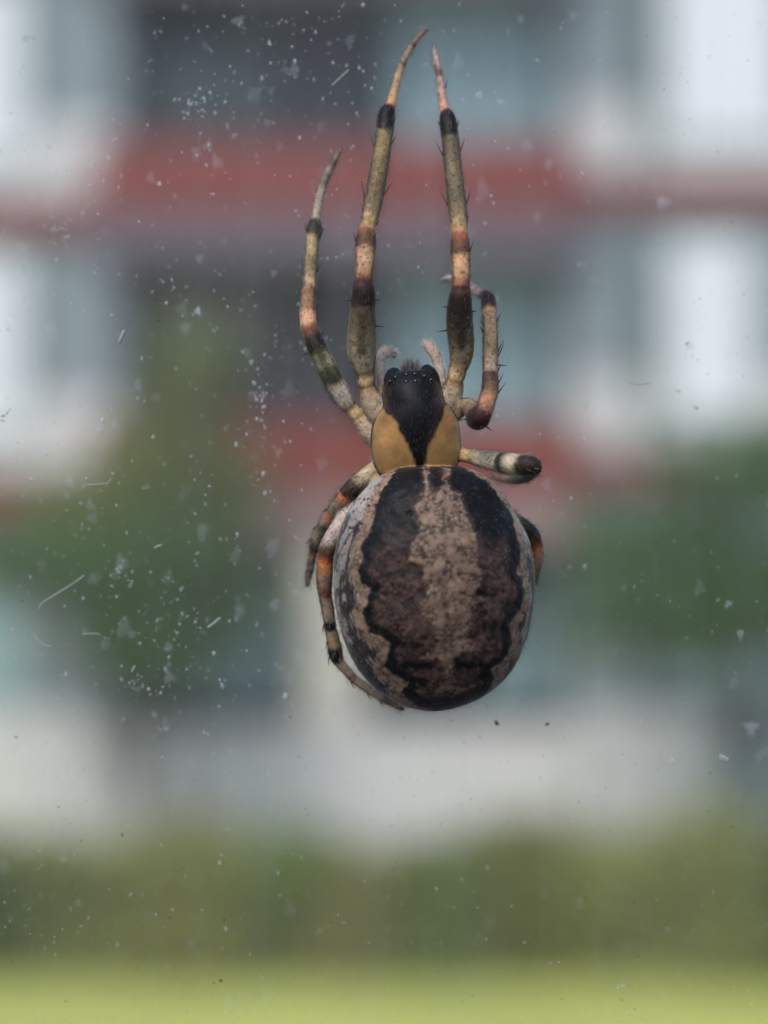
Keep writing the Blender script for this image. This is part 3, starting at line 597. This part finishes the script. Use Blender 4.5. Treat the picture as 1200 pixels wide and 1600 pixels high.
# --- head and thorax
CL = [(632,580),(610,582),(601,592),(599,604),(598,618),(600,634),(594,642),(586,654),(581,670),(579,688),(580,706),(584,722),(591,738),(604,752),(622,764),(650,770)]
CR = [(646,578),(672,580),(684,590),(688,602),(691,614),(694,626),(703,636),(712,650),(718,666),(720,684),(720,704),(717,722),(708,740),(694,754),(676,764),(652,770)]
def car_depth(ty):
    f = np.interp(ty, [578, 590, 610, 640, 670, 700, 730, 770], [.35, .75, 1.05, 1.25, 1.2, 1.05, .85, .2])
    bk = np.interp(ty, [578, 600, 640, 730, 770], [.3, .6, .8, .8, .2])
    for _ in range(160): f[1:-1] = .25 * f[:-2] + .5 * f[1:-1] + .25 * f[2:]
    return f, bk
CORE = [(606,560),(612,650),(630,682),(645,722),(652,762),(660,762),(664,725),(668,690),(676,650),(684,560)]
HEADP = [(560,540),(586,572),(588,620),(602,645),(618,664),(630,684),(640,706),(648,726),(652,760),(660,760),(664,728),(669,706),(678,684),(686,662),(694,642),(706,624),(706,575),(740,540)]
def car_col(px, py, V, sa):
    wx = (fbm(V, 2.5, 3, 31) - .5) * 10; wy = (fbm(V, 2.5, 3, 32) - .5) * 10
    d = segdist(px + wx, py + wy, HEADP); ins = inpoly(px + wx, py + wy, HEADP)
    sd_ = np.where(ins, d, -d)
    och = srgb(214, 164, 104)[None] * (1 + (fbm(V, 1.6, 4, 33) - .5)[:, None] * 1.3) * (1 + (fbm(V, 14, 2, 34) - .5)[:, None] * .25)
    och = och * np.interp(py, [640, 740], [.92, 1.08])[:, None]
    mar = srgb(58, 38, 40)[None] * (1 + (fbm(V, 6, 3, 35) - .5)[:, None] * .9)
    blk = srgb(17, 17, 22)[None] * (1 + (fbm(V, 7, 2, 36) - .5)[:, None] * .5)
    a = sstep(-2.5, 3.5, sd_)[:, None]; dc = segdist(px + wx, py + wy, CORE); inner = sstep(-3, 5, np.where(inpoly(px + wx, py + wy, CORE), dc, -dc) + (fbm(V, 3, 2, 37) - .5) * 12)[:, None]
    C = och * (1 - a) + (mar * (1 - inner) + blk * inner) * a
    # dark rim of the carapace
    rim = sstep(.34, .14, np.abs(sa)) * (py > 636) ; C = C * (1 - rim[:, None]) + srgb(46, 36, 28)[None] * rim[:, None]
    und = (sa < -.2)[:, None]; C = np.where(und, srgb(90, 70, 50)[None], C)
    # streaks radiating over the thorax
    th = np.arctan2(py - 700, px - 655); st = (fbm(np.stack([th * 9, np.hypot(px - 655, py - 700) * .03, th * 0], 1), 1.5, 3, 39) - .5) * 3
    C = C * (1 + .07 * st * (1 - a[:, 0]))[:, None]
    pit = np.exp(-((px - 656) ** 2 / 10 + (py - 722) ** 2 / 90)); C *= (1 - .7 * pit)[:, None]
    return C
shell(CL, CR, -2.45, car_depth, car_col, 240, 200)

# --- abdomen
AL = [(660,729),(628,732),(606,738),(593,744),(573,760),(556,780),(543,801),(533,822),(527,842),(523,865),(521,890),(521,915),(523,940),(528,970),(537,1000),(547,1024),(560,1047),(576,1066),(593,1081),(612,1094),(633,1104),(655,1109),(680,1111)]
AR = [(664,729),(700,727),(722,729),(738,733),(754,741),(770,753),(784,768),(798,788),(810,811),(820,829),(828,847),(833,870),(836,895),(836,920),(833,947),(829,973),(823,998),(814,1022),(801,1046),(787,1063),(770,1078),(752,1090),(733,1099),(708,1107),(684,1111)]
def abd_depth(ty):
    u = np.clip((ty - 728) / (1111 - 728), 0, 1)
    f = 2.5 * np.sqrt(np.clip(1 - (2 * (u - .0) - 1) ** 2, 0, 1)) ** .9 + .0
    return f, f * .95
def c4(pts): return [(460 + x / 3, 700 + y / 3) for x, y in pts]
FOL_L = c4([(500,60),(470,110),(410,200),(375,310),(358,395),(312,455),(322,520),(300,572),(316,622),(362,648),(345,702),(325,752),(335,805),(352,852),(412,872),(448,896),(440,950),(420,1010),(480,1056),(532,1084),(498,1132),(575,1200),(640,1226)])
FOL_R = c4([(720,1232),(810,1212),(890,1158),(932,1072),(908,1022),(962,990),(1000,940),(1012,880),(990,830),(1012,790),(1050,742),(1066,682),(1060,622),(1028,580),(1046,520),(1052,460),(1032,400),(1012,312),(960,230),(900,160),(800,95),(740,60)])
FOL = FOL_L + FOL_R
CEN = c4([(596,60),(604,130),(618,200),(590,228),(560,258),(582,330),(578,400),(545,455),(528,522),(602,540),(596,600),(612,660),(588,700),(592,760),(640,800),(662,880),(640,930),(590,966),(690,968),(692,1096),(640,1112),(540,1120),(600,1136),(720,1128),(800,1120),(880,1094),(800,1104),(738,1100),(736,970),(770,945),(852,930),(800,870),(812,770),(850,730),(826,690),(866,600),(842,520),(846,470),(838,400),(812,350),(790,290),(768,218),(722,205),(706,150),(728,100),(680,80),(700,180),(640,210),(622,150),(640,60)])
def abd_col(px, py, V, sa):
    n = len(px)
    wx = (fbm(V, 6, 4, 51) - .5) * 9; wy = (fbm(V, 6, 4, 52) - .5) * 9
    X, Y_ = px + wx, py + wy
    inF = inpoly(X, Y_, FOL); dF = np.where(inF, 1, -1) * segdist(X, Y_, FOL + [FOL[0]])
    inC = inpoly(X, Y_, CEN); dC = np.where(inC, 1, -1) * segdist(X, Y_, CEN + [CEN[0]])
    # reticulate crackle
    r = np.random.default_rng(5)
    bx0, bx1, by0, by1 = 500, 860, 700, 1120
    seeds = r.uniform([bx0, by0], [bx1, by1], (3600, 2)); kd = kdtree.KDTree(len(seeds))
    for i, s in enumerate(seeds): kd.insert((s[0], s[1], 0), i)
    kd.balance()
    cr = np.zeros(n); cell = np.zeros(n); front = sa > -.15
    for i in np.where(front)[0]:
        q = kd.find_n((px[i] + wx[i] * .4, py[i] + wy[i] * .4, 0), 2); cr[i] = q[1][2] - q[0][2]; cell[i] = q[0][1]
    cellv = hash3(cell.astype(np.int64), 3, 5)
    crack = sstep(1.9, .4, cr) * sstep(.38, .5, fbm(V, 4, 2, 58))
    lo = fbm(V, 1.3, 3, 53); hi = fbm(V, 10, 3, 54); md = fbm(V, 3.2, 4, 55)
    pale = srgb(170, 142, 120)[None] * (1 + (hi - .5)[:, None] * .8 + (cellv - .5)[:, None] * .22)
    brown = srgb(94, 71, 64)[None] * (1 + (md - .5)[:, None] * 2.4 + (hi - .5)[:, None] * .9 + (cellv - .5)[:, None] * .5)
    black = srgb(15, 16, 22)[None] * (1 + (hi - .5)[:, None] * .8)
    # folium: black margin, solid black upper half, brown middle
    up = sstep(885, 815, py + (lo - .5) * 60)
    wid = 7 + 12 * (fbm(V, 2.2, 2, 56)) 
    blk = np.clip(np.maximum(up * sstep(2, 16, -dC + 6), sstep(wid + 4, wid - 2, dF)), 0, 1)
    blk = np.maximum(blk, sstep(.62, .7, md) * sstep(10, 24, -dC + 10) * .85)
    low = sstep(1080, 1090, py + wy * .4); 
    bars = np.exp(-((Y_ - 1033) / 7) ** 2) * (np.abs(X - 688) > 14) * (np.abs(X - 690) < 62); blk = np.maximum(blk, np.clip(bars * 1.3, 0, 1))
    fol = brown * (1 - blk[:, None]) + black * blk[:, None]
    fol = fol * (1 - low[:, None]) + srgb(46, 34, 34)[None] * (1 + (md - .5)[:, None]) * low[:, None]
    # central mark: pale above, browner below
    f = np.interp(py, [840, 905, 960, 1020, 1110], [1, .72, .62, .7, .4]) * np.interp(np.abs(px - 690), [20, 50], [1.08, .8]) * np.interp(md, [.35, .6], [1.15, .72])
    cen = pale * np.clip(f, 0, 1)[:, None] + brown * 1.25 * (1 - np.clip(f, 0, 1))[:, None]
    line = np.exp(-((px - 693 + wx * .3) / 3.0) ** 2); cen = cen * (1 - .3 * line[:, None])
    a = sstep(-1.2, 1.6, dC + (hi - .5) * 8)[:, None]; fol = fol * (1 - a) + cen * a
    # flank: pale scalloped edge, then grey streaked with dark
    bw = 11 + 9 * fbm(V, 1.8, 2, 57) - 4 * (px > 690) + np.interp(py, [740, 800], [-4, 0]) + 5 * sstep(980, 1060, py)
    edge = sstep(bw + 2.5, bw - 2.5, -dF)[:, None]
    ang = np.arctan2(py - 918, px - 680); rr = np.hypot(px - 680, (py - 918) * .85)
    S = np.stack([rr * .11, ang * 3.2, np.zeros(n)], 1)
    stv = fbm(S, 1.7, 4, 60)
    grey = srgb(176, 166, 156)[None] * (1 + (hi - .5)[:, None] * .7); dk = srgb(58, 46, 50)[None]
    k = sstep(.42, .54, stv + np.interp(py, [760, 900, 1020], [-.13, .0, .08]) )[:, None]
    if True: k = np.maximum(k * .95, (sstep(.66, .72, fbm(V, 8, 2, 61)))[:, None])
    flank = grey * (1 - k) + dk * k
    flank = flank * (1 + .6 * sstep(870, 770, py))[:, None]  # upper flanks brightened: sky sheen painted into the colour
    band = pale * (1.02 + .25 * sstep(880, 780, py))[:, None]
    spots = sstep(.71, .77, fbm(V, 7, 2, 62))[:, None]; band = band * (1 - .7 * spots)
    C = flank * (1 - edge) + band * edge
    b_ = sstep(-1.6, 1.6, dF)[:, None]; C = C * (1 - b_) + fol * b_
    C = C * (1 - .8 * crack * (.4 + .6 * np.maximum(a[:, 0] * b_[:, 0], edge[:, 0] * .5 + .3 * b_[:, 0])))[:, None]
    for (sx, sy, sr) in [(661, 868, 4.6), (722, 864, 4.4), (716, 800, 3), (660, 926, 4.6), (751, 924, 5), (746, 940, 4), (680, 996, 2.4), (577, 790, 2), (566, 818, 2.4), (655, 1060, 8), (755, 1052, 9)]:
        dd = np.hypot(px - sx + wx * .5, (py - sy + wy * .5) * 1.15); C = C * (1 - .88 * sstep(sr + 1.5, sr - 1, dd) * (sa > 0))[:, None]
    # tiny pale flecks on the black
    fl = (fbm(V, 12, 2, 63) > .8) & inF & ~inC; C[fl] = C[fl] * .6 + srgb(90, 86, 88) * .4
    C[sa < -.2] = srgb(80, 68, 62)
    return C
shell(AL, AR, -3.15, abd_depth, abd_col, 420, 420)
# pedicel
limb('waist', [(655, 742, 14, -2.6, (90, 65, 45)), (656, 765, 14, -2.8, (90, 65, 45))], 16, 13)

V = np.concatenate(PARTS_V); F = np.concatenate(PARTS_F); C = np.concatenate(PARTS_C)
src = mesh('body_source', V, F); so_ = bpy.data.objects.new('body_source', src); COL.objects.link(so_)
rm = so_.modifiers.new('r', 'REMESH'); rm.mode = 'VOXEL'; rm.voxel_size = .034; rm.adaptivity = 0
dg = bpy.context.evaluated_depsgraph_get(); body_me = bpy.data.meshes.new_from_object(so_.evaluated_get(dg)); body_me.name = 'body'
bpy.data.objects.remove(so_); bpy.data.meshes.remove(src)
nv = len(body_me.vertices); co = np.empty(nv * 3, np.float32); body_me.vertices.foreach_get('co', co); co = co.reshape(-1, 3)
kd = kdtree.KDTree(len(V))
for i, v in enumerate(V.tolist()): kd.insert(v, i)
kd.balance()
near = np.empty(nv, np.int64); cl = co.tolist()
for i in range(nv): near[i] = kd.find(cl[i])[1]
bc = C[near]
ed = np.empty(len(body_me.edges) * 2, np.int32); body_me.edges.foreach_get('vertices', ed); ed = ed.reshape(-1, 2)
def smooth(A, it, w_):
    A = A.astype(float)
    for _ in range(it):
        acc = np.zeros_like(A); cnt = np.zeros(nv)
        for k_ in range(A.shape[1]):
            acc[:, k_] = np.bincount(ed[:, 0], A[ed[:, 1], k_], nv) + np.bincount(ed[:, 1], A[ed[:, 0], k_], nv)
        cnt = np.bincount(ed[:, 0], minlength=nv) + np.bincount(ed[:, 1], minlength=nv)
        A = A * (1 - w_) + acc / cnt[:, None] * w_
    return A
co = smooth(co, 4, .5)
# fine surface relief: shallow folds and the paired dimples of the back
px_ = 600 + co[:, 0] / K / ((CAMD + co[:, 1]) / CAMD); py_ = 800 - co[:, 2] / K / ((CAMD + co[:, 1]) / CAMD)
onb = sstep(1.03, .93, np.hypot((px_ - 680) / 158, (py_ - 919) / 192)) * (co[:, 1] < -3.2)
dsp = (fbm(co, 1.1, 3, 71) - .5) * .22 + (fbm(co, 4.5, 3, 72) - .5) * .07
for (sx, sy, sr) in [(661, 868, 7), (722, 864, 7), (716, 800, 5), (640, 802, 5), (660, 926, 7), (748, 930, 7), (666, 1000, 6), (720, 1000, 6)]:
    dsp -= .09 * np.exp(-((px_ - sx) ** 2 + (py_ - sy) ** 2) / sr ** 2)
co[:, 1] -= dsp * onb
body_me.vertices.foreach_set('co', (co * .001).astype(np.float32).ravel())
body_me.polygons.foreach_set('use_smooth', np.ones(len(body_me.polygons), bool))
at = body_me.color_attributes.new('pigment_and_light', 'FLOAT_COLOR', 'POINT')
at.data.foreach_set('color', np.concatenate([bc, np.ones((nv, 1))], 1).astype(np.float32).ravel())
body_me.update()
BODY_C = P(660, 800, -2.8)
spider = tag(empty('orb_weaver_spider', tuple(BODY_C * .001)), 'brown and black patterned orb-weaver spider clinging head up to the window glass', 'spider')
m, t, b = new_mat('spider_cuticle'); N, L = t.nodes, t.links
at = N.new('ShaderNodeAttribute'); at.attribute_name = 'pigment_and_light'
L.new(at.outputs['Color'], b.inputs['Base Color'])
b.inputs['Roughness'].default_value = .5; b.inputs['Specular IOR Level'].default_value = .26
b.inputs['Sheen Weight'].default_value = .18; b.inputs['Sheen Roughness'].default_value = .35
b.inputs['Subsurface Weight'].default_value = .4; b.inputs['Subsurface Scale'].default_value = .00022; b.inputs['Subsurface Radius'].default_value = (1, .6, .35)
tc = N.new('ShaderNodeTexCoord'); no = N.new('ShaderNodeTexNoise'); no.inputs['Scale'].default_value = 15000; no.inputs['Detail'].default_value = 4
L.new(tc.outputs['Object'], no.inputs['Vector']); bp = N.new('ShaderNodeBump'); bp.inputs['Strength'].default_value = .5; bp.inputs['Distance'].default_value = .000028
L.new(no.outputs['Fac'], bp.inputs['Height']); L.new(bp.outputs[0], b.inputs['Normal'])
tl = N.new('ShaderNodeBsdfTranslucent'); L.new(at.outputs['Color'], tl.inputs['Color'])
mx = N.new('ShaderNodeMixShader'); mx.inputs[0].default_value = .18; L.new(b.outputs[0], mx.inputs[1]); L.new(tl.outputs[0], mx.inputs[2])
L.new(mx.outputs[0], N['Material Output'].inputs['Surface']); M_cut = m
body = link('body', body_me, M_cut, spider); body.location = tuple(-BODY_C * .001)

# --- eyes
m, t, b = new_mat('eye_lens'); b.inputs['Base Color'].default_value = (.004, .004, .006, 1); b.inputs['Roughness'].default_value = .2; b.inputs['Coat Weight'].default_value = .5; M_eye = m
bvh_co = co; bvk = kdtree.KDTree(nv)
for i, v in enumerate(co.tolist()): bvk.insert((v[0], 0, v[2]), i)
bvk.balance()
def front_y(px, py):
    p = P(px, py, -3.0); c = [q[1] for q in bvk.find_range((p[0], 0, p[2]), .05)]
    return min((co[i][1] for i in c), default=-3.0)
for (ex, ey, er, ez) in [(635, 597, 3.8, 0), (649, 596, 3.8, 0), (635, 586, 3.4, 0), (648, 585, 3.4, 0), (618, 590, 3.2, 0), (610, 596, 3.0, 0), (663, 588, 3.2, 0), (673, 594, 3.0, 0)]:
    bm = bmesh.new(); bmesh.ops.create_uvsphere(bm, u_segments=16, v_segments=10, radius=er * K * .001)
    y = front_y(ex, ey); c = P(ex, ey, y + er * K * .7)
    bm_obj('eye', bm, M_eye, spider, tuple((c - BODY_C) * .001), True)

# --- spines and hair
M_spine = plain('spine_chitin', (.035, .028, .026), .4, .1, 900)
M_hair = plain('pale_hair', (.30, .28, .27), .5, .2, 900)
M_white_hair = plain('white_hair', (.75, .73, .74), .5, .1, 900)
M_dhair = plain('dark_hair', (.05, .045, .045), .5, .2, 900)
def hair_geo(base, dirs, lens, wid, bend=None):
    n = len(base); dirs = dirs / np.linalg.norm(dirs, axis=1)[:, None]
    u = np.cross(dirs, [.3, 1, .2]); u /= np.linalg.norm(u, axis=1)[:, None]; v = np.cross(dirs, u)
    Vs = []
    bend = np.zeros_like(dirs) if bend is None else bend
    for q, (tt, ww) in enumerate([(0, 1), (.55, .7)]):
        cpt = base + dirs * (lens * tt)[:, None] + bend * (lens * tt * tt)[:, None]
        for a in (0, 2.094, 4.189): Vs.append(cpt + (u * math.cos(a) + v * math.sin(a)) * (wid * ww)[:, None])
    Vs.append(base + dirs * lens[:, None] + bend * lens[:, None])
    V = np.concatenate(Vs); i = np.arange(n); F = []
    for j in range(3):
        k = (j + 1) % 3
        F += [np.stack([i + j * n, i + k * n, i + (3 + k) * n], 1), np.stack([i + j * n, i + (3 + k) * n, i + (3 + j) * n], 1), np.stack([i + (3 + j) * n, i + (3 + k) * n, i + 6 * n], 1)]
    return V, np.concatenate(F)
def add_hair(name, parts, mat, lab=None):
    V = np.concatenate([p[0] for p in parts]); off = 0; Fs = []
    for p in parts: Fs.append(p[1] + off); off += len(p[0])
    o = link(name, mesh(name, (V - BODY_C) * .001, np.concatenate(Fs)), mat, spider); o['kind'] = 'stuff'
    return o
nor = np.empty(nv * 3, np.float32)
body_me.vertices.foreach_get('normal', nor); nor = nor.reshape(-1, 3).astype(float)
r = np.random.default_rng(11)
pxv = 600 + co[:, 0] / K / ((CAMD + co[:, 1]) / CAMD); pyv = 800 - co[:, 2] / K / ((CAMD + co[:, 1]) / CAMD)
isab = (pyv > 733) & (co[:, 1] < -1.2) & (np.hypot((pxv - 680) / 160, (pyv - 920) / 194) < 1.04)
cand = np.where(isab & (nor[:, 1] < .35))[0]
pick = r.choice(cand, 4200, replace=False)
down = np.array([0, 0, -1.0])
dv = nor[pick] * .55 + down * .75 + r.normal(0, .16, (len(pick), 3))
pale_ = r.random(len(pick)) < np.where(nor[pick][:, 1] < -.45, .14, .6)
ln = r.uniform(.08, .2, len(pick)); wd = r.uniform(.0022, .0038, len(pick))
add_hair('hair', [hair_geo(co[pick][pale_], dv[pale_], ln[pale_], wd[pale_])], M_hair)
ch = np.where((pyv > 585) & (pyv < 725) & (co[:, 1] < -2.6) & (np.abs(pxv - 650) < 62) & (nor[:, 1] < -.1))[0]
cp = r.choice(ch, 420, replace=False); cd = nor[cp] * .45 + np.array([0, 0, .8]) + r.normal(0, .2, (len(cp), 3))
add_hair('hair', [hair_geo(co[cp], cd, r.uniform(.06, .16, len(cp)), r.uniform(.0016, .0026, len(cp)))], M_hair)
# leg hair
base, dirs, lens, kinds = [], [], [], []
for nm, (S, rad, Sd, U, T, tt) in LEGS.items():
    if nm.startswith('chel') or nm == 'waist': continue
    palp = nm.startswith('palp'); q = 190 if palp else 950
    for _ in range(q):
        i = r.integers(1, int(len(S) * (.55 if palp else .86))); a = r.uniform(0, 6.283)
        o_ = Sd[i] * math.cos(a) + U[i] * math.sin(a)
        base.append(S[i] + o_ * rad[i] * .95); dirs.append(o_ * .5 - T[i] * .85 + r.normal(0, .12, 3))
        thin = rad[i] < .2
        lens.append(r.uniform(.12, .3) if palp else r.uniform(.12, .34)); kinds.append(2 if palp else 1 if ( r.random() < (.75 if thin else .4)) else 0)
base, dirs, lens, kinds = map(np.array, (base, dirs, lens, kinds))
wd2 = r.uniform(.003, .0055, len(base))
k1 = kinds == 1; k2 = kinds == 2
add_hair('hair', [hair_geo(base[k2], dirs[k2], lens[k2], wd2[k2] * 1.1)], M_white_hair)
add_hair('hair', [hair_geo(base[k1], dirs[k1], lens[k1], wd2[k1])], M_hair)
add_hair('bristle', [hair_geo(base[~k1], dirs[~k1], lens[~k1], wd2[~k1]), hair_geo(co[pick][~pale_], dv[~pale_], ln[~pale_], wd[~pale_])], M_dhair)
# stout spines, each a part
def spine(nm, py, side, length, out=.45, dist=1.0, px=None):
    S, rad, Sd, U, T, tt = LEGS[nm]
    pys = 800 - S[:, 2] / K / ((CAMD + S[:, 1]) / CAMD); pxs = 600 + S[:, 0] / K / ((CAMD + S[:, 1]) / CAMD)
    i = int(np.argmin(np.abs(pys - py) + (0 if px is None else np.abs(pxs - px))))
    o_ = Sd[i] if Sd[i][0] * side > 0 else -Sd[i]
    if abs(Sd[i][0]) < .2: o_ = Sd[i] * side
    b0 = S[i] + o_ * rad[i] * .92 + U[i] * rad[i] * .25; dd = (o_ * out - T[i] * dist); dd /= np.linalg.norm(dd)
    if out > .8: dd = o_ + r.normal(0, .05, 3)
    L_ = length * K; pts = [b0 + dd * L_ * q - T[i] * L_ * .25 * q * q * (out < .8) for q in np.linspace(0, 1, 6)]
    bm = bmesh.new(); c = pts[0]
    tube_bm(bm, [tuple((p - c) * .001) for p in pts], [K * .001 * w_ for w_ in (1.35, 1.15, .95, .75, .5, .2)], 6)
    bm_obj('spine', bm, M_spine, spider, tuple((c - BODY_C) * .001), True)
for py, sd_, ln_ in [(232, -1, 26), (224, 1, 14), (313, -1, 30), (305, 1, 26), (333, -1, 9), (190, 1, 9), (352, 1, 10), (378, -1, 12)]: spine('front_left', py, sd_, ln_)
for py, sd_, ln_ in [(470, -1, 12), (466, 1, 10), (508, 1, 14)]: spine('front_left', py, sd_, ln_, 1.0)
for py, sd_, ln_ in [(243, -1, 24), (240, 1, 22), (322, -1, 26), (322, 1, 26), (200, 1, 9), (196, -1, 8), (392, 1, 16), (140, 1, 14), (345, 1, 8)]: spine('front_right', py, sd_, ln_)
for py, sd_, ln_ in [(480, -1, 10), (512, -1, 16), (484, 1, 8)]: spine('front_right', py, sd_, ln_, 1.0)
for py, sd_, ln_ in [(362, -1, 12), (366, 1, 12), (425, 1, 14), (430, -1, 8), (460, 1, 10)]: spine('second_left', py, sd_, ln_)
for py, sd_, ln_ in [(545, -1, 12), (528, 1, 8)]: spine('second_left', py, sd_, ln_, 1.0)
for py, sd_, ln_ in [(505, 1, 16), (520, -1, 12), (550, 1, 22), (558, 1, 24), (600, 1, 18), (612, 1, 20), (580, 1, 10)]: spine('second_right', py, sd_, ln_)
for py, sd_, ln_, px_ in [(572, 1, 14, 766), (655, 1, 12, 755), (655, -1, 10, 742)]: spine('second_right', py, sd_, ln_, 1.0, px=px_)
for py, sd_, ln_ in [(845, -1, 12), (826, -1, 9), (800, -1, 9), (890, -1, 7)]: spine('third_left', py, sd_, ln_)
for py, sd_, ln_ in [(1022, -1, 12), (1000, -1, 10), (975, -1, 10), (1060, -1, 11), (1078, -1, 11), (1092, -1, 10)]: spine('fourth_left', py, sd_, ln_)
